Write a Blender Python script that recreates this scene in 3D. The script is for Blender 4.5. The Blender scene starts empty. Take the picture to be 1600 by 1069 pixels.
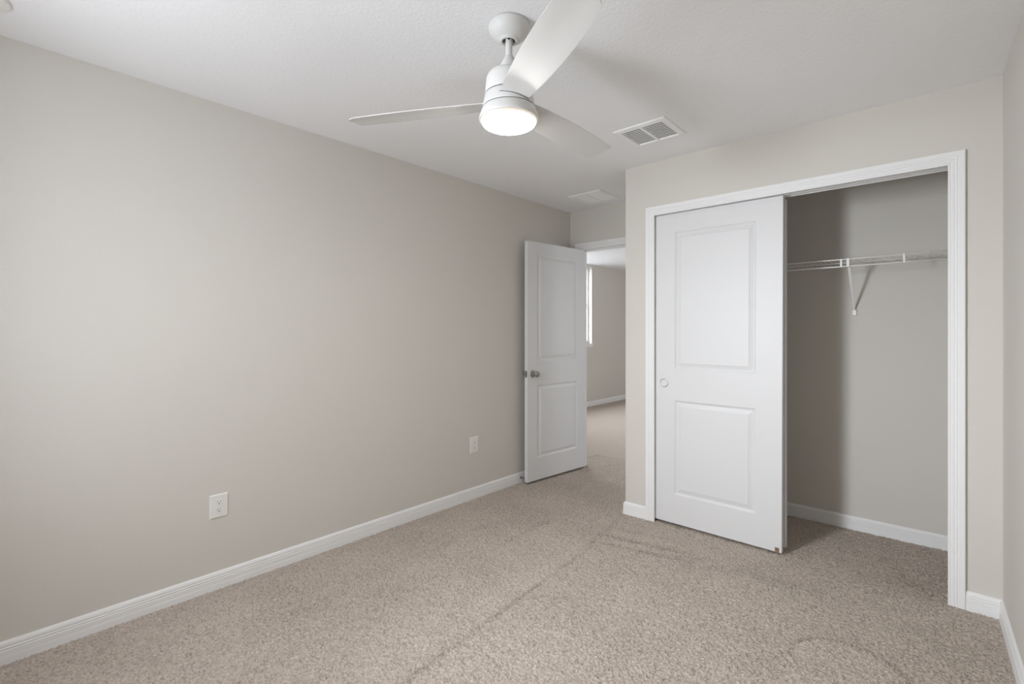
import bpy, bmesh, math, random
import numpy as np
from mathutils import Vector, Matrix

# ------------------------------------------------------------------ camera
sc = bpy.context.scene
col = sc.collection
cam_d = bpy.data.cameras.new('camera')
cam = bpy.data.objects.new('camera', cam_d)
col.objects.link(cam)
cam.location = (0, 0, 1.2894)
cam.rotation_euler = (math.pi / 2, 0, math.radians(42.149))
cam_d.sensor_width = 36
cam_d.lens = 755.57 / 1600 * 36
cam_d.shift_y = -16.7 / 1600
cam_d.clip_start = 0.02
sc.camera = cam

# ------------------------------------------------------------------ view, world, daylight
sc.view_settings.view_transform = 'Standard'
sc.view_settings.look = 'None'
sc.view_settings.exposure = 0.0
sc.view_settings.gamma = 1.0
sc.view_settings.use_curve_mapping = False
try:
    sc.cycles.use_denoising = True
    sc.cycles.denoiser = 'OPENIMAGEDENOISE'
    sc.cycles.max_bounces = 14
    sc.cycles.diffuse_bounces = 8
    sc.cycles.sample_clamp_indirect = 8
except Exception:
    pass
WORLD = 13.6          # bright overcast sky seen through the windows
LAMP = 96.0          # ceiling fan light globe
w = bpy.data.worlds.new('world')
sc.world = w
w.use_nodes = True
bg = w.node_tree.nodes['Background']
bg.inputs[0].default_value = (0.93, 0.98, 1.06, 1)
bg.inputs[1].default_value = WORLD


def portal(name, loc, rot, sx, sy):
    d = bpy.data.lights.new(name, 'AREA')
    d.shape = 'RECTANGLE'
    d.size, d.size_y = sx, sy
    d.cycles.is_portal = True
    o = bpy.data.objects.new(name, d)
    o.location = loc
    o.rotation_euler = rot
    col.objects.link(o)


# ------------------------------------------------------------------ room measures (metres)
H = 2.44
XL, XE = -2.734, -1.708            # left wall, free end of the closet wall
YC, YD = 3.0906, 3.8618            # closet wall, doorway wall
YB = -0.37                         # wall with the window, behind the camera
XR = 0.177                         # right wall at the closet wall
RSL = math.tan(math.radians(2.05)) # the right wall opens slightly towards the window wall
YK = 3.842                         # back of the closet
OPT = 2.0740                       # top of the closet opening
OL, OR_ = -1.515, 0.012            # sides of the closet opening
XJ = -2.605                        # hinge jamb of the doorway
DT = 2.062                         # top of the doorway
HX, HY = -4.60, 9.2                # next room
W1 = (-2.02, -1.34, 0.86, 2.06)    # window_1 x0,x1,z0,z1
W2 = (5.10, 7.14, 1.08, 2.40)      # window_2 y0,y1,z0,z1
W3 = (6.0, 7.05, 0.9, 2.1)           # window_added y0,y1,z0,z1; unseen, added to brighten the next room

portal('daylight_window', ((W1[0] + W1[1]) / 2, YB - 0.10, (W1[2] + W1[3]) / 2), (math.pi / 2, 0, 0), W1[1] - W1[0], W1[3] - W1[2])
portal('daylight_next_room', (HX - 0.10, (W2[0] + W2[1]) / 2, (W2[2] + W2[3]) / 2), (math.pi / 2, 0, -math.pi / 2), W2[1] - W2[0], W2[3] - W2[2])

FLASH = 13.0           # lamp added in the window opening as a flash aimed at the closet (W)
dl = bpy.data.lights.new('daylight', 'AREA')
dl.shape = 'RECTANGLE'
dl.size, dl.size_y = 0.30, 0.95
dl.energy = FLASH
dl.color = (0.93, 0.98, 1.05)
dl.spread = math.radians(86)
dlo = bpy.data.objects.new('daylight', dl)
dlo.location = (-1.70, YB - 0.03, 1.52)
dlo.rotation_euler = (math.radians(80), 0, math.radians(-22))
col.objects.link(dlo)

portal('daylight_next_room_right', (1.4 + 0.10, (W3[0] + W3[1]) / 2, (W3[2] + W3[3]) / 2), (math.pi / 2, 0, math.pi / 2), W3[1] - W3[0], W3[3] - W3[2])

# ------------------------------------------------------------------ materials


def nodes(name):
    m = bpy.data.materials.new(name)
    m.use_nodes = True
    nt = m.node_tree
    return m, nt, nt.nodes['Principled BSDF']


def paint(name, c, rough=0.55, bump=0.0, scale=120.0, spec=0.4, dist=0.001, vary=0.0, detail=3.0, metal=0.0):
    m, nt, p = nodes(name)
    p.inputs['Base Color'].default_value = (*c, 1)
    p.inputs['Roughness'].default_value = rough
    p.inputs['Metallic'].default_value = metal
    p.inputs['Specular IOR Level'].default_value = spec
    tc = nt.nodes.new('ShaderNodeTexCoord')
    n = nt.nodes.new('ShaderNodeTexNoise')
    n.inputs['Scale'].default_value = scale
    n.inputs['Detail'].default_value = detail
    nt.links.new(tc.outputs['Object'], n.inputs['Vector'])
    if bump:
        b = nt.nodes.new('ShaderNodeBump')
        b.inputs['Strength'].default_value = bump
        b.inputs['Distance'].default_value = dist
        nt.links.new(n.outputs['Fac'], b.inputs['Height'])
        nt.links.new(b.outputs['Normal'], p.inputs['Normal'])
    mx = nt.nodes.new('ShaderNodeMix')
    mx.data_type = 'RGBA'
    mx.inputs[6].default_value = (*[x * (1 - vary) for x in c], 1)
    mx.inputs[7].default_value = (*[min(1, x * (1 + vary)) for x in c], 1)
    n2 = nt.nodes.new('ShaderNodeTexNoise')
    n2.inputs['Scale'].default_value = 2.2
    nt.links.new(tc.outputs['Object'], n2.inputs['Vector'])
    nt.links.new(n2.outputs['Fac'], mx.inputs[0])
    nt.links.new(mx.outputs[2], p.inputs['Base Color'])
    return m


M = {}
M['wall'] = paint('greige_wall_paint', (0.655, 0.629, 0.582), 0.62, 0.35, 95, 0.35, 0.0012, 0.012, 2.0)
M['ceiling'] = paint('white_ceiling_texture', (0.88, 0.885, 0.895), 0.85, 0.40, 78, 0.2, 0.004, 0.01, 4.0)
M['trim'] = paint('white_trim_paint', (0.83, 0.83, 0.83), 0.45, 0.0, 40, 0.3, 0.0005)
M['door'] = paint('white_door_paint', (0.72, 0.722, 0.726), 0.42, 0.05, 30, 0.3, 0.0006)
M['fan'] = paint('white_fan_enamel', (0.67, 0.665, 0.65), 0.42, 0.0, 40, 0.4)
M['fan_gap'] = paint('dark_fan_gap', (0.025, 0.025, 0.025), 0.7)
M['vent'] = paint('white_vent_metal', (0.92, 0.92, 0.92), 0.4)
M['dark'] = paint('dark_void', (0.09, 0.09, 0.09), 0.9)
M['plastic'] = paint('white_outlet_plastic', (0.80, 0.79, 0.76), 0.35)
M['wire'] = paint('white_vinyl_wire', (0.90, 0.89, 0.87), 0.4)
M['nickel'] = paint('satin_nickel', (0.40, 0.385, 0.37), 0.17, metal=1.0)
M['steel'] = paint('brushed_pull_metal', (0.62, 0.61, 0.60), 0.35, metal=1.0)
M['wood'] = paint('bare_wood_chip', (0.22, 0.13, 0.08), 0.8)
M['rubber'] = paint('dark_rubber', (0.04, 0.04, 0.04), 0.7)
M['lawn'] = paint('pale_concrete', (0.16, 0.16, 0.155), 0.9)
M['blind'] = paint('white_window_vinyl', (0.85, 0.85, 0.86), 0.4)


def mat_globe():
    m, nt, p = nodes('lit_frosted_globe')
    p.inputs['Base Color'].default_value = (0.9, 0.87, 0.82, 1)
    p.inputs['Emission Color'].default_value = (1.0, 0.985, 0.96, 1)
    p.inputs['Emission Strength'].default_value = LAMP
    return m


def mat_rim():
    m, nt, p = nodes('lit_globe_rim')
    p.inputs['Base Color'].default_value = (0.40, 0.36, 0.32, 1)
    p.inputs['Emission Color'].default_value = (1.0, 0.86, 0.72, 1)
    p.inputs['Emission Strength'].default_value = 0.55
    return m


def mat_glass():
    m = bpy.data.materials.new('window_glass')
    m.use_nodes = True
    nt = m.node_tree
    nt.nodes.clear()
    o = nt.nodes.new('ShaderNodeOutputMaterial')
    t = nt.nodes.new('ShaderNodeBsdfTransparent')
    g = nt.nodes.new('ShaderNodeBsdfGlossy')
    g.inputs['Roughness'].default_value = 0.02
    mx = nt.nodes.new('ShaderNodeMixShader')
    mx.inputs[0].default_value = 0.05
    nt.links.new(t.outputs[0], mx.inputs[1])
    nt.links.new(g.outputs[0], mx.inputs[2])
    nt.links.new(mx.outputs[0], o.inputs[0])
    return m


def mat_carpet():
    m, nt, p = nodes('beige_cut_pile_carpet')
    p.inputs['Roughness'].default_value = 1.0
    p.inputs['Specular IOR Level'].default_value = 0.05
    at = nt.nodes.new('ShaderNodeAttribute')
    at.attribute_name = 'pile'
    tc = nt.nodes.new('ShaderNodeTexCoord')
    n = nt.nodes.new('ShaderNodeTexNoise')
    n.inputs['Scale'].default_value = 210
    n.inputs['Detail'].default_value = 2
    nt.links.new(tc.outputs['Object'], n.inputs['Vector'])
    a = nt.nodes.new('ShaderNodeMath')
    a.operation = 'MULTIPLY_ADD'
    nt.links.new(n.outputs['Fac'], a.inputs[0])
    a.inputs[1].default_value = 0.55
    nt.links.new(at.outputs['Fac'], a.inputs[2])
    r = nt.nodes.new('ShaderNodeValToRGB')
    r.color_ramp.elements[0].position = 0.25
    r.color_ramp.elements[0].color = (0.25, 0.213, 0.178, 1)
    r.color_ramp.elements[1].position = 1.15 if False else 1.0
    r.color_ramp.elements[1].color = (0.80, 0.705, 0.62, 1)
    nt.links.new(a.outputs[0], r.inputs[0])
    nt.links.new(r.outputs[0], p.inputs['Base Color'])
    b = nt.nodes.new('ShaderNodeBump')
    b.inputs['Strength'].default_value = 0.6
    b.inputs['Distance'].default_value = 0.004
    nt.links.new(n.outputs['Fac'], b.inputs['Height'])
    nt.links.new(b.outputs['Normal'], p.inputs['Normal'])
    return m


M['globe'] = mat_globe()
M['rim'] = mat_rim()
M['glass'] = mat_glass()
M['carpet'] = mat_carpet()

# ------------------------------------------------------------------ helpers


class MB:
    def __init__(self):
        self.v, self.f, self.s = [], [], []

    def add(self, vs, fs, smooth=False):
        o = len(self.v)
        self.v += [tuple(x) for x in vs]
        self.f += [tuple(i + o for i in f) for f in fs]
        self.s += [smooth] * len(fs)
        return self

    def box(self, x0, x1, y0, y1, z0, z1):
        vs = [(x, y, z) for z in (z0, z1) for y in (y0, y1) for x in (x0, x1)]
        return self.add(vs, [(0, 2, 3, 1), (4, 5, 7, 6), (0, 1, 5, 4), (2, 6, 7, 3), (0, 4, 6, 2), (1, 3, 7, 5)])

    def prism(self, pts, z0, z1):
        n = len(pts)
        vs = [(x, y, z0) for x, y in pts] + [(x, y, z1) for x, y in pts]
        fs = [tuple(range(n - 1, -1, -1)), tuple(range(n, 2 * n))]
        fs += [(i, (i + 1) % n, n + (i + 1) % n, n + i) for i in range(n)]
        return self.add(vs, fs)

    def tube(self, a, b, r, n=10, smooth=True):
        a, b = Vector(a), Vector(b)
        d = (b - a).normalized()
        u = d.orthogonal().normalized()
        v = d.cross(u)
        vs = []
        for c in (a, b):
            for i in range(n):
                t = 2 * math.pi * i / n
                vs.append(c + u * (r * math.cos(t)) + v * (r * math.sin(t)))
        self.add(vs, [(i, (i + 1) % n, n + (i + 1) % n, n + i) for i in range(n)], smooth)
        self.add(vs[:n], [tuple(range(n - 1, -1, -1))])
        self.add(vs[n:], [tuple(range(n))])
        return self

    def lathe(self, prof, n=64, o=(0, 0, 0), ax=None, smooth=True):
        """prof = (r, h) pairs turned about the axis ax through o"""
        R = Vector((0, 0, 1)).rotation_difference(Vector(ax)).to_matrix() if ax else Matrix.Identity(3)
        o = Vector(o)
        vs, fs = [], []
        m = len(prof)
        for i in range(n):
            t = 2 * math.pi * i / n
            for r, h in prof:
                vs.append(o + R @ Vector((r * math.cos(t), r * math.sin(t), h)))
        for i in range(n):
            j = (i + 1) % n
            for k in range(m - 1):
                fs.append((i * m + k, j * m + k, j * m + k + 1, i * m + k + 1))
        return self.add(vs, fs, smooth)

    def sweep(self, path, prof, side, cap=True):
        """profile (across, out) carried along a mitred path; side(i) gives the two frame vectors at point i"""
        rings = []
        for i, p in enumerate(path):
            a, b = side(i)
            rings.append([Vector(p) + a * q[0] + b * q[1] for q in prof])
        n = len(prof)
        vs = [v for r in rings for v in r]
        fs = []
        for i in range(len(path) - 1):
            for k in range(n):
                l = (k + 1) % n
                fs.append((i * n + k, i * n + l, (i + 1) * n + l, (i + 1) * n + k))
        if cap:
            fs.append(tuple(range(n - 1, -1, -1)))
            fs.append(tuple(range((len(path) - 1) * n, len(path) * n)))
        return self.add(vs, fs)

    def build(self, name, mat, parent=None, bevel=0.0, seg=2, angle=None, matrix=None, loc=None):
        me = bpy.data.meshes.new(name)
        vs = self.v
        if matrix is not None:
            vs = [tuple(matrix @ Vector(v)) for v in vs]
        me.from_pydata(vs, [], self.f)
        me.polygons.foreach_set('use_smooth', self.s)
        bm = bmesh.new()
        bm.from_mesh(me)
        bmesh.ops.remove_doubles(bm, verts=bm.verts, dist=1e-6)
        bmesh.ops.recalc_face_normals(bm, faces=bm.faces)
        bm.to_mesh(me)
        bm.free()
        me.materials.append(M[mat])
        if angle:
            me.set_sharp_from_angle(angle=math.radians(angle))
        o = bpy.data.objects.new(name, me)
        col.objects.link(o)
        if parent:
            o.parent = parent
            pl = parent.get('_base')
            if pl:
                for v in me.vertices:
                    v.co -= Vector(pl)
        elif loc:
            for v in me.vertices:
                v.co -= Vector(loc)
            o.location = loc
        if bevel:
            b = o.modifiers.new('bevel', 'BEVEL')
            b.width = bevel
            b.segments = seg
            b.limit_method = 'ANGLE'
            b.angle_limit = math.radians(40)
        return o


def tag(o, label, cat, group=None, kind=None):
    o['label'] = label
    o['category'] = cat
    if group:
        o['group'] = group
    if kind:
        o['kind'] = kind
    return o


BASES = []


def empty(name, loc):
    """a thing's base; parts are written in world measures and stored relative to it"""
    o = bpy.data.objects.new(name, None)
    o.empty_display_size = 0.05
    o.location = loc
    o['_base'] = list(loc)
    BASES.append(o)
    col.objects.link(o)
    return o


def sub(o, parent_base):
    """let a part carry sub-parts written in world measures"""
    o['_base'] = list(parent_base)
    BASES.append(o)
    return o


S = 'structure'

# ------------------------------------------------------------------ shell
T = 0.115
TD = 0.090
xr = lambda y: XR + (YC - y) * RSL


def wall_with_holes(name, axis, c0, c1, a0, a1, holes, label, z1=H):
    """a wall slab across c0..c1, running a0..a1, with rectangular holes (h0,h1,z0,z1)"""
    m = MB()

    def bx(p0, p1, q0, q1):
        if p1 - p0 < 1e-6 or q1 - q0 < 1e-6:
            return
        if axis == 'x':
            m.box(p0, p1, c0, c1, q0, q1)
        else:
            m.box(c0, c1, p0, p1, q0, q1)
    p = a0
    for h0, h1, z0, zt in sorted(holes):
        bx(p, h0, -0.05, z1)
        if z0 > 0:
            bx(h0, h1, -0.05, z0)
        bx(h0, h1, zt, z1)
        p = h1
    bx(p, a1, -0.05, z1)
    o = m.build(name, 'wall')
    return tag(o, label, 'wall', kind=S)


wall_with_holes('wall_left', 'y', XL - T, XL, YB - 0.2, YD, [], 'long plain greige wall on the left')
wall_with_holes('wall_window', 'x', YB - 0.16, YB, XL - T, 0.55, [W1], 'greige window wall behind the camera')
wall_with_holes('wall_doorway', 'x', YD, YD + TD, HX, 1.4, [(XJ - 0.018, XJ + 0.786, 0, DT + 0.018)], 'short greige wall over the open doorway')
wall_with_holes('wall_closet', 'x', YC, YC + T, XE, XR, [(OL - 0.0, OR_, 0, OPT + 0.034)], 'greige wall around the closet opening')
m = MB().box(XE, XE + T, YC + T, YD, -0.05, H)
tag(m.build('wall_closet_side', 'wall'), 'side wall closing the closet towards the doorway', 'wall', kind=S)
m = MB().box(XE + T, XR, YK, YD, -0.05, H)
tag(m.build('wall_closet_back', 'wall'), 'shaded greige back wall inside the closet', 'wall', kind=S)
m = MB().prism([(XR, YD), (XR, YC), (xr(YB - 0.2), YB - 0.2), (xr(YB - 0.2) + T, YB - 0.2), (XR + T, YC), (XR + T, YD)], -0.05, H)
tag(m.build('wall_right', 'wall'), 'sliver of greige wall at the right edge', 'wall', kind=S)
# the next room
wall_with_holes('wall_next_room_left', 'y', HX - T, HX, YD, HY, [W2], 'shaded greige wall seen through the doorway')
m = MB().box(HX - T, 1.4 + T, HY, HY + T, -0.05, H)
tag(m.build('wall_next_room_back', 'wall'), 'back wall of the room beyond the doorway', 'wall', kind=S)
wall_with_holes('wall_next_room_right', 'y', 1.4, 1.4 + T, YD, HY, [W3], 'right wall of the room beyond the doorway')
m = MB().box(HX - T, 1.4 + T, YB - 0.2, HY + T, H, H + 0.12)
tag(m.build('ceiling', 'ceiling'), 'white knockdown textured ceiling', 'ceiling', kind=S)

m = MB().box(HX - 14, HX - T - 0.02, -6, 20, -0.5, -0.3)  # unseen slab added to cut upward light onto the next room's ceiling
tag(m.build('ground', 'lawn'), 'pale paving outside the window of the next room', 'ground', kind=S)

# ------------------------------------------------------------------ carpet floor
rng = np.random.default_rng(7)


def smooth_noise(nx, ny, cell, seed):
    r = np.random.default_rng(seed)
    gx, gy = int(nx / cell) + 3, int(ny / cell) + 3
    g = r.random((gx, gy))
    x = np.arange(nx) / cell
    y = np.arange(ny) / cell
    xi, yi = x.astype(int), y.astype(int)
    fx, fy = x - xi, y - yi
    fx, fy = fx * fx * (3 - 2 * fx), fy * fy * (3 - 2 * fy)
    a = g[xi][:, yi]
    b = g[xi + 1][:, yi]
    c = g[xi][:, yi + 1]
    d = g[xi + 1][:, yi + 1]
    fx, fy = fx[:, None], fy[None, :]
    return (a * (1 - fx) + b * fx) * (1 - fy) + (c * (1 - fx) + d * fx) * fy


def band(px, py, a, b, wd, soft_end=0.06):
    """soft stroke from a to b of half width wd"""
    a, b = np.array(a), np.array(b)
    d = b - a
    L = np.hypot(*d)
    d = d / L
    t = (px - a[0]) * d[0] + (py - a[1]) * d[1]
    s = -(px - a[0]) * d[1] + (py - a[1]) * d[0]
    e = np.clip(np.minimum(t, L - t) / soft_end + 0.5, 0, 1)
    return np.exp(-(s / wd) ** 2) * e


def carpet():
    st = 0.0046
    x0, x1, y0, y1 = XL - 0.01, xr(0.2) + 0.02, -0.10, 4.35
    nx, ny = int((x1 - x0) / st) + 1, int((y1 - y0) / st) + 1
    gx = np.linspace(x0, x1, nx)
    gy = np.linspace(y0, y1, ny)
    X, Y = np.meshgrid(gx, gy, indexing='ij')
    r1 = rng.random((nx, ny))
    tuft = 0.72 * r1 + 0.28 * smooth_noise(nx, ny, 1.8, 3)
    lumps = smooth_noise(nx, ny, 9, 4)
    patch = smooth_noise(nx, ny, 60, 5) * 0.6 + smooth_noise(nx, ny, 24, 6) * 0.4
    streak = smooth_noise(nx, ny, 17, 11)
    # lay of the pile: vacuum strokes and foot marks
    lay = np.zeros((nx, ny))
    lay -= 0.19 * band(X, Y, (-1.60, 2.52), (-1.525, 1.46), 0.014) * (0.25 + streak)
    lay -= 0.22 * band(X, Y, (-1.525, 1.46), (-1.47, 0.75), 0.017) * (0.15 + streak)
    lay += 0.03 * band(X, Y, (-1.66, 2.4), (-1.60, 1.0), 0.07)
    lay -= 0.17 * band(X, Y, (-1.62, 2.55), (-1.10, 2.68), 0.022, 0.12) * (0.4 + streak)
    lay -= 0.17 * band(X, Y, (-1.66, 2.66), (-1.15, 2.77), 0.026, 0.12) * (0.4 + streak)
    lay -= 0.09 * band(X, Y, (-1.68, 2.80), (-1.25, 2.90), 0.016, 0.12) * (0.4 + streak)
    lay -= 0.10 * band(X, Y, (-1.20, 2.66), (-0.45, 2.80), 0.10, 0.2) * (0.3 + streak)
    lay -= 0.07 * band(X, Y, (-1.70, 3.05), (-1.62, 2.45), 0.02)
    lay -= 0.07 * band(X, Y, (-2.05, 3.0), (-1.98, 0.8), 0.02) * streak
    lay -= 0.05 * band(X, Y, (-2.30, 2.4), (-2.22, 0.6), 0.03) * streak
    lay -= 0.05 * band(X, Y, (-1.05, 2.2), (-0.95, 0.9), 0.035) * streak
    lay -= 0.18 * np.exp(-(((X + 0.64) / 0.05) ** 2 + ((Y - 3.20) / 0.035) ** 2)) * (0.4 + streak)
    lay -= 0.16 * np.exp(-(((X + 0.13) / 0.09) ** 2 + ((Y - 3.20) / 0.07) ** 2)) * (0.4 + streak)
    lay -= 0.14 * np.exp(-(((X + 0.27) / 0.05) ** 2 + ((Y - 3.44) / 0.05) ** 2)) * (0.4 + streak)
    lay -= 0.12 * band(X, Y, (-0.50, 2.98), (-0.04, 3.06), 0.06, 0.15) * streak
    # nozzle imprint, a half round
    cx, cy, R = -0.292, 2.235, 0.180
    rr = np.hypot(X - cx, Y - cy)
    lay -= 0.15 * np.exp(-((rr - R - 0.008) / 0.011) ** 2) * (Y > cy - 0.07) * (0.5 + streak)
    lay += 0.05 * ((rr < R) | ((np.abs(X - cx) < R) & (Y < cy) & (Y > cy - 0.5)))
    lay *= 0.80
    lay += (patch - 0.5) * 0.10
    t = (tuft - tuft.mean()) / tuft.std()
    z = -0.006 + 0.0024 * np.clip(t, -2.2, 2.2) + 0.0015 * (lumps - 0.5)
    pile = 0.30 + 0.105 * t - 0.12 * np.clip(-t - 1.2, 0, 1) + lay
    v = np.stack([X, Y, z], -1).reshape(-1, 3)
    idx = np.arange(nx * ny).reshape(nx, ny)
    q = np.stack([idx[:-1, :-1], idx[1:, :-1], idx[1:, 1:], idx[:-1, 1:]], -1).reshape(-1, 4)
    # plain remainder: near strip, the next room, and an underside
    far = [(HX, y1, -0.004), (1.4, y1, -0.004), (1.4, HY, -0.004), (HX, HY, -0.004),
           (x0, YB - 0.2, -0.004), (x1, YB - 0.2, -0.004), (x1, y0, -0.004), (x0, y0, -0.004),
           (HX, YD, -0.004), (x0, YD, -0.004), (x0, y1, -0.004), (HX, y1, -0.004),
           (x1, YD, -0.004), (1.4, YD, -0.004), (1.4, y1, -0.004), (x1, y1, -0.004),
           (HX - T, YB - 0.2, -0.06), (1.4 + T, YB - 0.2, -0.06), (1.4 + T, HY + T, -0.06), (HX - T, HY + T, -0.06)]
    n0 = len(v)
    v = np.vstack([v, np.array(far)])
    q = np.vstack([q, np.array([[n0 + 4 * k + i for i in range(4)] for k in range(5)])])
    me = bpy.data.meshes.new('floor')
    me.vertices.add(len(v))
    me.vertices.foreach_set('co', v.ravel().astype(np.float32))
    me.loops.add(len(q) * 4)
    me.loops.foreach_set('vertex_index', q.ravel().astype(np.int32))
    me.polygons.add(len(q))
    me.polygons.foreach_set('loop_start', (np.arange(len(q)) * 4).astype(np.int32))
    me.polygons.foreach_set('use_smooth', np.ones(len(q), dtype=bool))
    me.update(calc_edges=True)
    at = me.attributes.new('pile', 'FLOAT', 'POINT')
    at.data.foreach_set('value', np.concatenate([pile.ravel(), np.full(len(far), 0.28)]).astype(np.float32))
    me.materials.append(M['carpet'])
    o = bpy.data.objects.new('floor', me)
    col.objects.link(o)
    tag(o, 'beige cut pile carpet with vacuum marks', 'carpet', kind=S)


carpet()

# ------------------------------------------------------------------ baseboards and casings
BASE = [(0, 0), (0.0135, 0), (0.0135, 0.033), (0.0127, 0.036), (0.0130, 0.058), (0.0112, 0.0605), (0.0112, 0.0625), (0.0128, 0.0645), (0.0128, 0.0685),
        (0.0105, 0.0705), (0.0105, 0.0725), (0.0118, 0.075), (0.0112, 0.0815), (0.0085, 0.088), (0.005, 0.0925), (0, 0.094)]


def baseboard(name, pts, label):
    """pts: plan points along the wall, with the room on the left hand; mitred corners"""
    P = [Vector((x, y, 0)) for x, y in pts]

    def side(i):
        ns = []
        if i > 0:
            d = (P[i] - P[i - 1]).normalized()
            ns.append(Vector((-d.y, d.x, 0)))
        if i < len(P) - 1:
            d = (P[i + 1] - P[i]).normalized()
            ns.append(Vector((-d.y, d.x, 0)))
        if len(ns) == 1:
            n = ns[0]
        else:
            n = (ns[0] + ns[1])
            n = n / (1 + ns[0].dot(ns[1]))
        return n, Vector((0, 0, 1))
    o = MB().sweep([p + Vector((0, 0, -0.012)) for p in P], BASE, side).build(name, 'trim')
    return tag(o, label, 'baseboard', kind=S)


CW = 0.0613
cl, cr = -1.4866, -0.0066
baseboard('baseboard_left', [(XL, YD - 0.02), (XL, YB)], 'white ridged baseboard along the left wall')
baseboard('baseboard_closet', [(cl - CW, YC), (XE, YC), (XE, YD - 0.018)], 'short white baseboard left of the closet casing')
baseboard('baseboard_right', [(xr(YB), YB), (XR, YC), (cr + CW, YC)], 'white baseboard turning the right corner')
baseboard('baseboard_closet_back', [(XR, YK), (XE + T, YK)], 'white baseboard inside the closet')
baseboard('baseboard_next_room', [(HX, HY), (HX, YD + TD)], 'white baseboard seen through the doorway')

# casing profile: (across from the opening outwards, out from the wall)
CAS = [(0, 0), (0, 0.011), (0.0025, 0.0135), (0.008, 0.0138), (0.0095, 0.0118), (0.0115, 0.0118), (0.0135, 0.0140), (0.0215, 0.0145),
       (0.0235, 0.0125), (0.0255, 0.0125), (0.028, 0.0152), (0.0325, 0.0158), (0.0345, 0.0136), (0.0365, 0.0136), (0.039, 0.0162),
       (0.047, 0.0166), (0.0565, 0.0170), (0.0600, 0.0165), (0.0613, 0.0145), (0.0613, 0)]


def casing(name, x0, x1, y, zt, label, prof=CAS, sgn=-1, sx=1.0):
    path = [Vector((x0, y, -0.004)), Vector((x0, y, zt)), Vector((x1, y, zt)), Vector((x1, y, -0.004))]
    vec = [Vector((-1, 0, 0)), Vector((-1, 0, 1)), Vector((1, 0, 1)), Vector((1, 0, 0))]
    o = MB().sweep(path, prof, lambda i: (vec[i], Vector((0, sgn, 0)))).build(name, 'trim')
    return tag(o, label, 'door casing', kind=S)


casing('trim_1', cl, cr, YC, OPT, 'white fluted casing framing the closet opening')
casing('trim_2', XJ - 0.004, XJ + 0.772, YD, DT + 0.003, 'white casing over the open doorway')
casing('trim_3', XJ - 0.004, XJ + 0.772, YD + TD, DT + 0.003, 'white casing on the far side of the doorway', sgn=1)
# doorway jamb lining with stop
m = MB()
y0, y1 = YD - 0.001, YD + TD + 0.001
m.box(XJ - 0.018, XJ, y0, y1, -0.004, DT + 0.018)
m.box(XJ + 0.768, XJ + 0.786, y0, y1, -0.004, DT + 0.018)
m.box(XJ, XJ + 0.768, y0, y1, DT, DT + 0.018)
m.box(XJ, XJ + 0.011, YD + 0.042, YD + 0.075, -0.004, DT)
m.box(XJ + 0.757, XJ + 0.768, YD + 0.042, YD + 0.075, -0.004, DT)
m.box(XJ + 0.011, XJ + 0.757, YD + 0.042, YD + 0.075, DT - 0.011, DT)
tag(m.build('trim_4', 'trim', bevel=0.001), 'white jamb lining of the open doorway', 'door jamb', kind=S)
# sliding-door track under the closet header
m = MB()
m.box(OL, OR_, YC + 0.052, YC + 0.058, OPT + 0.003, OPT + 0.034)
m.box(OL, OR_, YC + 0.058, YC + 0.100, OPT + 0.028, OPT + 0.034)
m.box(OL, OR_, YC + 0.097, YC + 0.100, OPT + 0.003, OPT + 0.028)
tag(m.build('trim_5', 'trim'), 'white sliding door track under the closet header', 'door track', kind=S)

# ------------------------------------------------------------------ panelled doors
PROF = [(0.0, 0.0), (0.003, -0.0018), (0.009, -0.0058), (0.0125, -0.0078), (0.0175, -0.0080), (0.030, -0.0045), (0.0375, -0.0030), (0.0395, -0.0008), (0.042, -0.0003)]


def door_slab(w_, h_, th, px0, px1, pans, both=True):
    """slab in local x 0..w, front face y=0 (looking along +y), back y=th, z 0..h, two moulded panels"""
    m = MB()

    def face(y, sg):
        q = []
        xs = [0, px0, px1, w_]
        zs = [0] + [z for p in pans for z in p] + [h_]
        for i in range(3):
            for k in range(len(zs) - 1):
                if i == 1 and k % 2 == 1:
                    x0, x1, z0, z1 = px0, px1, zs[k], zs[k + 1]
                    prev = None
                    for ins, dp in PROF:
                        r = [(x0 + ins, y - sg * dp, z0 + ins), (x1 - ins, y - sg * dp, z0 + ins), (x1 - ins, y - sg * dp, z1 - ins), (x0 + ins, y - sg * dp, z1 - ins)]
                        if prev:
                            for e in range(4):
                                f = (e + 1) % 4
                                m.add([prev[e], prev[f], r[f], r[e]], [(0, 1, 2, 3)])
                        prev = r
                    m.add(prev, [(0, 1, 2, 3)])
                else:
                    m.add([(xs[i], y, zs[k]), (xs[i + 1], y, zs[k]), (xs[i + 1], y, zs[k + 1]), (xs[i], y, zs[k + 1])], [(0, 1, 2, 3)])
    e = 0.0018
    face(0, 1)
    face(th, -1)
    for a, b in (((0, 0), (w_, 0)), ((0, h_), (w_, h_))):
        m.add([(a[0], 0, a[1]), (b[0], 0, b[1]), (b[0], th, b[1]), (a[0], th, a[1])], [(0, 1, 2, 3)])
    for x in (0, w_):
        zs = [0] + [z for p in pans for z in p] + [h_]
        for k in range(len(zs) - 1):
            m.add([(x, 0, zs[k]), (x, 0, zs[k + 1]), (x, th, zs[k + 1]), (x, th, zs[k])], [(0, 1, 2, 3)])
    return m


PANS = [(0.190, 0.812), (1.020, 1.932)]
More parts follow.
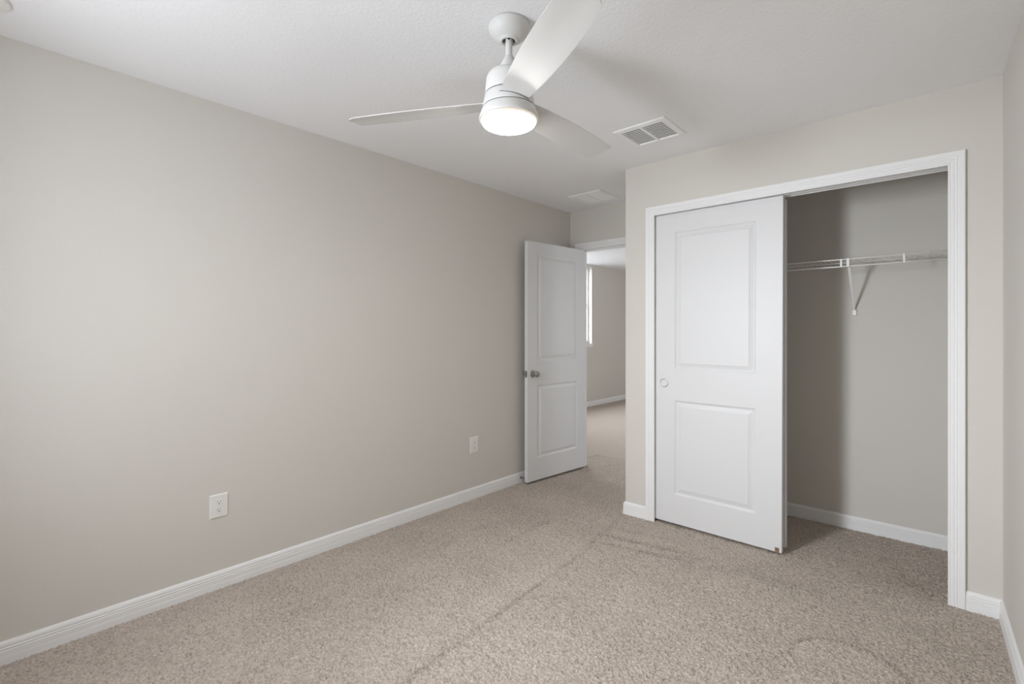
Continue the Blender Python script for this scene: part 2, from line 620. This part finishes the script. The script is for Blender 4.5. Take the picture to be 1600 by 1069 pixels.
# --- hinged bedroom door, open against the left wall
Lp = Vector((-2.628, 3.098, 0.017))
Hp = Vector((-2.553, 3.848, 0.017))
d = (Hp - Lp).normalized()
DW = 0.754
nrm = Vector((d.y, -d.x, 0))       # towards the room (+x)
R = Matrix((( d.x, -nrm.x, 0), (d.y, -nrm.y, 0), (0, 0, 1))).to_4x4()
MX = Matrix.Translation(Lp) @ R
door1 = door_slab(DW, 2.036, 0.035, 0.118, 0.640, PANS).build('door_1', 'door', matrix=MX, loc=Lp)
tag(door1, 'white two panel door standing open beside the left wall', 'door', kind=S)
door1['_base'] = list(Lp)
BASES.append(door1)


def knob(name, parent, o, ax):
    ax = Vector(ax)
    m = MB().lathe([(0, 0.0), (0.0320, 0.0), (0.0325, 0.002), (0.0315, 0.0050), (0.0270, 0.0085), (0.0180, 0.0105), (0.0125, 0.0125), (0.0108, 0.018), (0.0108, 0.026),
                    (0.0150, 0.031), (0.0225, 0.037), (0.0265, 0.045), (0.0270, 0.052), (0.0245, 0.059), (0.0180, 0.064), (0.0090, 0.066), (0, 0.0663)], 40, o, ax)
    return m.build(name, 'nickel', parent)


kz = 0.928
kp = Lp + d * 0.062
knob('knob', door1, (kp.x + nrm.x * 0.0005, kp.y + nrm.y * 0.0005, kz), nrm)
kb = kp - nrm * 0.0355
knob('knob', door1, (kb.x, kb.y, kz), -nrm)
# latch plate on the door's edge
lp = Lp - nrm * 0.0175
m = MB()
for (a, b, c0, c1, e0, e1) in [(-0.0115, 0.0115, -0.0012, 0.0005, kz - 0.028, kz + 0.028), (-0.006, 0.006, -0.009, -0.0012, kz - 0.008, kz + 0.008)]:
    vs = []
    for z in (e0, e1):
        for t in (c0, c1):
            for s_ in (a, b):
                v = lp + nrm * s_ + d * t
                vs.append((v.x, v.y, z))
    m.add(vs, [(0, 2, 3, 1), (4, 5, 7, 6), (0, 1, 5, 4), (2, 6, 7, 3), (0, 4, 6, 2), (1, 3, 7, 5)])
m.build('latch_plate', 'nickel', door1)
for z in (0.25, 1.03, 1.82):
    hp = Lp + d * (DW + 0.004) - nrm * 0.036
    MB().tube((hp.x, hp.y, z - 0.045), (hp.x, hp.y, z + 0.045), 0.006, 14).build('hinge', 'nickel', door1)

# --- sliding closet doors
def sliding(name, x0, w_, y, z0, h_, lean, label):
    base = Vector((x0, y, z0))
    MXs = Matrix.Translation(base) @ Matrix.Translation((0, 0, h_)) @ Matrix.Rotation(math.radians(lean), 4, 'Y') @ Matrix.Translation((0, 0, -h_))
    o = door_slab(w_, h_, 0.033, 0.141, w_ - 0.141, [(0.192, 0.818), (1.024, 1.936)]).build(name, 'door', matrix=MXs, loc=base)
    tag(o, label, 'sliding door', kind=S)
    o['_base'] = list(base)
    BASES.append(o)
    return o, MXs


door2, MX2 = sliding('door_2', -1.4930, 0.783, YC + 0.014, 0.014, 2.0595, 0.20, 'white two panel sliding closet door in front')
door3, MX3 = sliding('door_3', -1.497, 0.789, YC + 0.062, 0.030, 2.030, 0.0, 'second sliding door stacked behind the front closet door')
c = Vector((-1.4265, YC + 0.014, 0.943))
MB().lathe([(0.0, 0.0065), (0.019, 0.006), (0.0225, 0.003), (0.024, -0.0022), (0.0275, -0.0030), (0.0300, -0.0018), (0.0305, 0.0006)], 48, c, (0, 1, 0)).build('finger_pull', 'steel', door2)
m = MB().box(0.748, 0.770, -0.0012, 0.004, 0.002, 0.026)
m.v = [tuple(MX2 @ Vector(v)) for v in m.v]
ch = m.build('floor_guide', 'wood', door2)
ch['label'] = 'brown chip at the bottom corner'

# ------------------------------------------------------------------ windows (behind the camera; next room)
def window(name, x0, x1, z0, z1, place, label, depth=0.16, sash=True):
    """local: x across, y 0 = inside wall face, +y outwards; place maps to world"""
    P = lambda m: [setattr(m, 'v', [place(v) for v in m.v]), m][1]
    f = 0.045
    m = MB()
    yo = depth - 0.07
    m.box(x0, x0 + f, yo, depth - 0.01, z0, z1)
    m.box(x1 - f, x1, yo, depth - 0.01, z0, z1)
    m.box(x0 + f, x1 - f, yo, depth - 0.01, z1 - f, z1)
    m.box(x0 + f, x1 - f, yo, depth - 0.01, z0, z0 + f)
    o = P(m).build(name, 'blind', bevel=0.002)
    tag(o, label, 'window', kind=S)
    zm = (z0 + z1) / 2
    P(MB().box(x0 + f, x1 - f, yo + 0.01, depth - 0.03, zm - 0.02, zm + 0.02)).build('meeting_rail', 'blind', o)
    P(MB().box(x0 + f, x1 - f, yo + 0.020, yo + 0.024, z0 + f, zm - 0.02)).build('pane', 'glass', o)
    P(MB().box(x0 + f, x1 - f, yo + 0.030, yo + 0.034, zm + 0.02, z1 - f)).build('pane', 'glass', o)
    m = MB()
    m.box(x0 - 0.03, x1 + 0.03, -0.025, yo, z0 - 0.02, z0)
    m.box(x0 - 0.012, x1 + 0.012, -0.014, 0.0, z0 - 0.065, z0 - 0.02)
    P(m).build('sill', 'trim', o, bevel=0.003)
    return o


window('window_1', *W1, lambda v: (v[0], YB - v[1], v[2]), 'single hung window behind the camera')
window('window_2', *W2, lambda v: (HX - v[1], v[0], v[2]), 'white window edge and sill through the doorway', depth=T + 0.02)

window('window_3', *W3, lambda v: (1.4 + v[1], v[0], v[2]), 'window on the right wall of the next room', depth=T + 0.02)

# ------------------------------------------------------------------ ceiling fan
FX, FY = -1.2275, 1.339
fan = empty('ceiling_fan', (FX, FY, H))
tag(fan, 'white three blade ceiling fan with a lit round globe', 'ceiling fan')
fo = (FX, FY, 0)
MB().lathe([(0.0, 2.4398), (0.0755, 2.4398), (0.0765, 2.431), (0.0745, 2.419), (0.0680, 2.405), (0.0560, 2.393), (0.0430, 2.385), (0.0345, 2.3815), (0.0335, 2.3775), (0.0285, 2.376), (0.0235, 2.378), (0.0225, 2.395), (0.0, 2.400)], 64, fo).build('canopy', 'fan', fan)
m = MB()
for k in range(4):
    t = math.radians(42 + 90 * k)
    m.tube((FX + 0.0195 * math.cos(t), FY + 0.0195 * math.sin(t), 2.376), (FX + 0.0195 * math.cos(t), FY + 0.0195 * math.sin(t), 2.392), 0.0042, 8)
m.build('hanger_slot', 'fan_gap', fan)
MB().lathe([(0.0, 2.398), (0.0125, 2.398), (0.0125, 2.29), (0.0, 2.29)], 32, fo).build('downrod', 'fan', fan, angle=40)
MB().lathe([(0.0125, 2.321), (0.0165, 2.321), (0.0178, 2.318), (0.0430, 2.262), (0.0440, 2.256), (0.0, 2.256)], 48, fo).build('coupling_cover', 'fan', fan, angle=35)
MB().lathe([(0.0, 2.2600), (0.052, 2.2600), (0.0660, 2.2575), (0.0765, 2.2515), (0.0825, 2.2430), (0.0855, 2.2310), (0.0900, 2.1775), (0.0895, 2.1765), (0.0, 2.1765)], 72, fo).build('motor_housing', 'fan', fan, angle=40)
MB().lathe([(0.0, 2.178), (0.0845, 2.178), (0.0845, 2.118), (0.0, 2.118)], 64, fo).build('rotor', 'fan_gap', fan, angle=40)
MB().lathe([(0.080, 2.1718), (0.0903, 2.1718), (0.0909, 2.1710), (0.0998, 2.1258), (0.0993, 2.1250), (0.080, 2.1250)], 72, fo).build('blade_hub', 'fan', fan, angle=40)
kit = MB().lathe([(0.080, 2.1205), (0.1005, 2.1205), (0.1012, 2.1197), (0.1115, 2.0900), (0.1125, 2.0850), (0.1110, 2.0810), (0.1080, 2.0800), (0.080, 2.083)], 72, fo).build('light_kit', 'fan', fan, angle=40)
sub(kit, (FX, FY, H))
r0 = [(0.1075, 2.0815), (0.1070, 2.0785), (0.1055, 2.0755), (0.1015, 2.0735)]
MB().lathe(r0, 72, fo).build('globe_rim', 'rim', kit)
MB().lathe([(0.1015, 2.0735)] + [(0.1015 * math.cos(a), 2.0735 - 0.024 * math.sin(a)) for a in [math.pi / 2 * k / 14 for k in range(1, 15)]], 72, fo).build('light_globe', 'globe', kit)

Z0, PITCH = 2.144, 0.197


def blade(theta):
    m = MB()
    er = Vector((math.cos(theta), math.sin(theta), 0))
    et = Vector((-math.sin(theta) * math.cos(PITCH), math.cos(theta) * math.cos(PITCH), -math.sin(PITCH)))
    up = er.cross(et)
    cwf = lambda r: -(0.037 - 0.094 * (r - .4) - 0.166 * (r - .4) ** 2)
    ccf = lambda r: 0.102 + 0.091 * (r - .4) - 0.186 * (r - .4) ** 2
    rt = 0.640
    rows = []
    rs = [0.078, 0.10, 0.13] + [0.13 + (rt - 0.05 - 0.13) * k / 16 for k in range(1, 17)]
    for r in rs:
        rows.append((r, cwf(r), r, ccf(r)))
    # rounded tip
    for k in range(1, 9):
        a = math.pi / 2 * k / 8
        rc = rt - 0.05 + 0.050 * math.sin(a)
        rl = rt - 0.05 + 0.055 * k / 8
        ins = 0.034 * (1 - math.cos(a))
        rows.append((rl, cwf(rl) + (0.006 if k == 8 else 0), rc, ccf(rc) - ins))
    NW = 10
    base = Vector((FX, FY, Z0))
    top, bot = [], []
    for ra, ta, rb, tb in rows:
        for j in range(NW + 1):
            s_ = j / NW
            r = ra + (rb - ra) * s_
            t = ta + (tb - ta) * s_
            th = 0.0032 * min(1, 0.45 + 3.0 * min(s_, 1 - s_))
            cam_ = 0.004 * math.sin(math.pi * s_)
            p = base + er * r + et * t + up * cam_
            top.append(p + up * th)
            bot.append(p - up * th)
    n, k = len(rows), NW + 1
    g = lambda L, o: [(o + i * k + j, o + i * k + j + 1, o + (i + 1) * k + j + 1, o + (i + 1) * k + j) for i in range(n - 1) for j in range(NW)]
    N = n * k
    fs = g(top, 0) + [f[::-1] for f in g(bot, N)]
    for i in range(n - 1):
        fs.append((i * k, (i + 1) * k, N + (i + 1) * k, N + i * k))
        fs.append((i * k + NW, N + i * k + NW, N + (i + 1) * k + NW, (i + 1) * k + NW))
    for j in range(NW):
        fs.append((j, N + j, N + j + 1, j + 1))
        e = (n - 1) * k
        fs.append((e + j, e + j + 1, N + e + j + 1, N + e + j))
    m.add(top + bot, fs, True)
    return m.build('blade', 'fan', fan, angle=40)


def blade_slot(theta):
    """dark seam on the hub under a blade's root"""
    m = MB()
    n = 16
    vs = []
    for i in range(n + 1):
        t = -0.053 + 0.108 * i / n
        z = Z0 - t * math.sin(PITCH) - 0.0042
        R_ = 0.0909 + (2.1710 - z) / (2.1710 - 2.1258) * 0.0089 + 0.0004
        ph = theta + math.asin(max(-1, min(1, t / R_)))
        for dz in (0.0, -0.0026):
            vs.append((FX + R_ * math.cos(ph), FY + R_ * math.sin(ph), z + dz))
            vs.append((FX + (R_ - 0.004) * math.cos(ph), FY + (R_ - 0.004) * math.sin(ph), z + dz))
    fs = []
    for i in range(n):
        a, b = 4 * i, 4 * i + 4
        fs += [(a, a + 2, b + 2, b), (a + 1, b + 1, b + 3, a + 3), (a, b, b + 1, a + 1), (a + 2, a + 3, b + 3, b + 2)]
    m.add(vs, fs)
    m.build('blade_slot', 'fan_gap', fan)


for k in range(3):
    blade_slot(math.radians(-34.853) + k * 2 * math.pi / 3)
    blade(math.radians(-34.853) + k * 2 * math.pi / 3)

# ------------------------------------------------------------------ ceiling registers
def register(name, x0, x1, y0, y1, tilt, label, n, lever, gap, tip):
    cx_, cy_ = (x0 + x1) / 2, (y0 + y1) / 2
    r = empty(name, (cx_, cy_, H))
    tag(r, label, 'air vent')
    b = 0.034
    zf = H - 0.010
    m = MB()
    # stepped flange: outer edge thin, rising to the inner lip
    ring = [(0, H - 0.0005), (0, H - 0.005), (0.004, H - 0.0075), (b - 0.006, H - 0.0105), (b - 0.003, H - 0.0105), (b, H - 0.006), (b, H - 0.0005)]
    prev = None
    for ins, z in ring:
        q = [(x0 + ins, y0 + ins, z), (x1 - ins, y0 + ins, z), (x1 - ins, y1 - ins, z), (x0 + ins, y1 - ins, z)]
        if prev:
            for e in range(4):
                f = (e + 1) % 4
                m.add([prev[e], prev[f], q[f], q[e]], [(0, 1, 2, 3)])
        prev = q
    m.build('frame', 'vent', r)
    MB().box(x0 + b, x1 - b, y0 + b, y1 - b, H - 0.0012, H - 0.0004).build('duct_opening', 'dark', r)
    MB().box(cx_ - 0.007, cx_ + 0.007, y0 + b - 0.002, y1 - b + 0.002, H - 0.0105, H - 0.0015).build('divider', 'vent', r)
    for side in (0, 1):
        a0, a1 = (x0 + b + 0.002, cx_ - 0.007) if side == 0 else (cx_ + 0.007, x1 - b - 0.002)
        L = (y1 - y0 - 2 * b)
        for k in range(n):
            yc = y0 + b + L * (k + 0.5) / n
            hw = L / n * gap
            dz = tip
            s_ = 1 if tilt > 0 else -1
            zc = H - 0.0062
            mm = MB()
            ya, yb = yc - hw, yc + hw
            za, zb = zc - s_ * dz, zc + s_ * dz
            t_ = 0.0006
            mm.add([(a0, ya, za - t_), (a1, ya, za - t_), (a1, yb, zb - t_), (a0, yb, zb - t_), (a0, ya, za + t_), (a1, ya, za + t_), (a1, yb, zb + t_), (a0, yb, zb + t_)],
                   [(0, 1, 2, 3), (4, 7, 6, 5), (0, 4, 5, 1), (1, 5, 6, 2), (2, 6, 7, 3), (3, 7, 4, 0)])
            mm.build('louver', 'vent', r)
    if lever:
        MB().box(x0 + b - 0.012, x0 + b - 0.003, cy_ - 0.01, cy_ + 0.035, H - 0.0125, H - 0.009).build('damper_lever', 'vent', r)
    return r


register('air_vent', -1.4425, -1.1315, 2.460, 2.760, 1, 'white louvered vent on the ceiling between fan and closet wall', 11, True, 0.46, 0.0019)
register('air_vent', -2.4130, -2.1010, 3.382, 3.707, -1, 'white vent on the ceiling by the open doorway, farther from the fan', 11, False, 0.47, 0.0030)

# ------------------------------------------------------------------ power outlets
def outlet(y0, y1, z0, z1, label):
    yc, zc = (y0 + y1) / 2, (z0 + z1) / 2
    r = empty('power_outlet', (XL, yc, zc))
    tag(r, label, 'outlet', 'outlets low on the left wall')
    m = MB()
    prev = None
    for ins, h_ in [(0, 0.0002), (0, 0.0030), (0.0045, 0.0064), (0.008, 0.0068)]:
        q = [(XL + h_, y0 + ins, z0 + ins), (XL + h_, y1 - ins, z0 + ins), (XL + h_, y1 - ins, z1 - ins), (XL + h_, y0 + ins, z1 - ins)]
        if prev:
            for e in range(4):
                f = (e + 1) % 4
                m.add([prev[e], prev[f], q[f], q[e]], [(0, 1, 2, 3)])
        prev = q
    m.add(prev, [(0, 1, 2, 3)])
    m.build('cover_plate', 'plastic', r)
    for s_ in (1, -1):
        zc_ = zc + s_ * 0.0195
        mm = MB()
        pts = []
        for k in range(32):
            t = 2 * math.pi * k / 32
            pts.append((0.0172 * math.cos(t), max(-0.0140, min(0.0140, 0.0172 * math.sin(t)))))
        n = len(pts)
        vs = [(XL + 0.0065, yc + a, zc_ + b) for a, b in pts] + [(XL + 0.0084, yc + a * 0.96, zc_ + b * 0.96) for a, b in pts]
        mm.add(vs, [tuple(range(n, 2 * n))] + [(i, (i + 1) % n, n + (i + 1) % n, n + i) for i in range(n)])
        soc = mm.build('socket', 'plastic', r)
        sub(soc, (XL, yc, zc))
        sl = MB()
        sl.box(XL + 0.0080, XL + 0.0086, yc - 0.0072, yc - 0.0050, zc_ - 0.001, zc_ + 0.0075)
        sl.box(XL + 0.0080, XL + 0.0086, yc + 0.0050, yc + 0.0070, zc_ - 0.000, zc_ + 0.0068)
        sl.tube((XL + 0.0080, yc, zc_ - 0.0072), (XL + 0.0086, yc, zc_ - 0.0072), 0.0029, 12)
        sl.build('slot', 'dark', soc)
    MB().lathe([(0, 0.0088), (0.0022, 0.0086), (0.0034, 0.0070)], 16, (XL, yc, zc), (1, 0, 0)).build('screw', 'plastic', r)


outlet(0.7730, 0.8580, 0.3500, 0.4690, 'white outlet on the left wall, the one nearer the camera')
outlet(2.5395, 2.6245, 0.3490, 0.4725, 'white outlet on the left wall, the one nearer the open door')

# ------------------------------------------------------------------ closet wire shelf
sh = empty('wire_shelf', (-0.70, YK, 1.72))
tag(sh, 'white ventilated wire shelf across the closet on a slanted brace', 'shelf')
SX0, SX1 = XE + T + 0.004, XR - 0.004
YF = YK - 0.305
ZT, ZB = 1.727, 1.683
m = MB()
m.tube((SX0, YF, ZT), (SX1, YF, ZT), 0.0037)
m.build('front_rail', 'wire', sh)
MB().tube((SX0, YF - 0.004, ZB), (SX1, YF - 0.004, ZB), 0.0040).build('lower_rail', 'wire', sh)
m = MB()
m.tube((SX0, YK - 0.010, ZT - 0.004), (SX1, YK - 0.010, ZT - 0.004), 0.0030)
m.tube((SX0, YK - 0.155, ZT - 0.005), (SX1, YK - 0.155, ZT - 0.005), 0.0030)
m.build('back_rail', 'wire', sh)
m = MB()
nw = 66
for k in range(nw):
    x = SX0 + 0.015 + (SX1 - SX0 - 0.03) * k / (nw - 1)
    m.tube((x, YK - 0.004, ZT), (x, YF - 0.002, ZT), 0.0012, 6)
    m.tube((x, YF - 0.003, ZT + 0.001), (x, YF - 0.003, ZT - 0.004), 0.0017, 6)
m.build('cross_wires', 'wire', sh)
for x in (-1.39, -0.943, -0.4905, -0.1915, 0.12):
    MB().box(x - 0.0052, x + 0.0052, YF - 0.010, YF + 0.0035, ZB - 0.003, ZT + 0.003).build('rail_clip', 'wire', sh, bevel=0.001)
# brace: flat channel from the front rail back to a foot on the wall
for bx in (-0.4545, -1.28):
    br = empty('brace', (bx, YK, 1.42))
    br.parent = sh
    br.location = Vector((bx, YK, 1.42)) - Vector((-0.70, YK, 1.72))
    a = Vector((bx - 0.001, YF - 0.004, ZT - 0.004))
    b = Vector((bx - 0.006, YK - 0.006, 1.427))
    dd = (b - a).normalized()
    u = Vector((1, 0, 0))
    v = dd.cross(u).normalized()
    hw, ht = 0.0072, 0.0030
    m = MB()
    vs = []
    for p, wd in ((a, hw), (a.lerp(b, 0.3), hw), (b, hw * 0.72)):
        vs += [p - u * wd - v * ht, p + u * wd - v * ht, p + u * wd + v * ht, p - u * wd + v * ht]
    fs = [(0, 1, 2, 3), (8, 11, 10, 9)]
    for k in (0, 4):
        fs += [(k + i, k + 4 + i, k + 4 + (i + 1) % 4, k + (i + 1) % 4) for i in range(4)]
    m.add(vs, fs)
    m.build('strut', 'wire', br, bevel=0.001)
    MB().box(bx - 0.0165, bx + 0.0065, YK - 0.012, YK, 1.394, 1.428).build('foot', 'wire', br, bevel=0.003)
    MB().box(bx - 0.0085, bx + 0.0065, YF - 0.013, YF + 0.004, ZB - 0.004, ZT + 0.004).build('hook', 'wire', br, bevel=0.0015)

# ------------------------------------------------------------------ small things
ds = empty('door_stop', (XL + 0.013, 3.117, 0.040))
tag(ds, 'small door stop on the left baseboard behind the open door', 'door stop')
MB().lathe([(0, 0), (0.011, 0.0), (0.011, 0.004), (0.006, 0.007)], 20, (XL + 0.012, 3.117, 0.040), (1, 0, 0)).build('base', 'nickel', ds)
m = MB()
for k in range(12):
    m.lathe([(0.0045, 0.006 + k * 0.004), (0.0060, 0.008 + k * 0.004), (0.0045, 0.010 + k * 0.004)], 14, (XL + 0.012, 3.117, 0.040), (1, 0, 0))
m.build('spring', 'nickel', ds)
MB().lathe([(0, 0.054), (0.0075, 0.054), (0.0085, 0.058), (0.008, 0.066), (0, 0.067)], 18, (XL + 0.012, 3.117, 0.040), (1, 0, 0)).build('tip', 'rubber', ds)

# the round ceiling device just cut by the picture's top left corner
sm = MB().lathe([(0, 2.4398), (0.066, 2.4398), (0.0675, 2.436), (0.064, 2.428), (0.050, 2.424), (0, 2.422)], 48, (-2.4588, 0.0128, 0)).build('smoke_detector', 'plastic', loc=(-2.4588, 0.0128, H), angle=40)
tag(sm, 'round white detector on the ceiling at the top left corner', 'smoke detector')

for o in BASES:
    if '_base' in o:
        del o['_base']
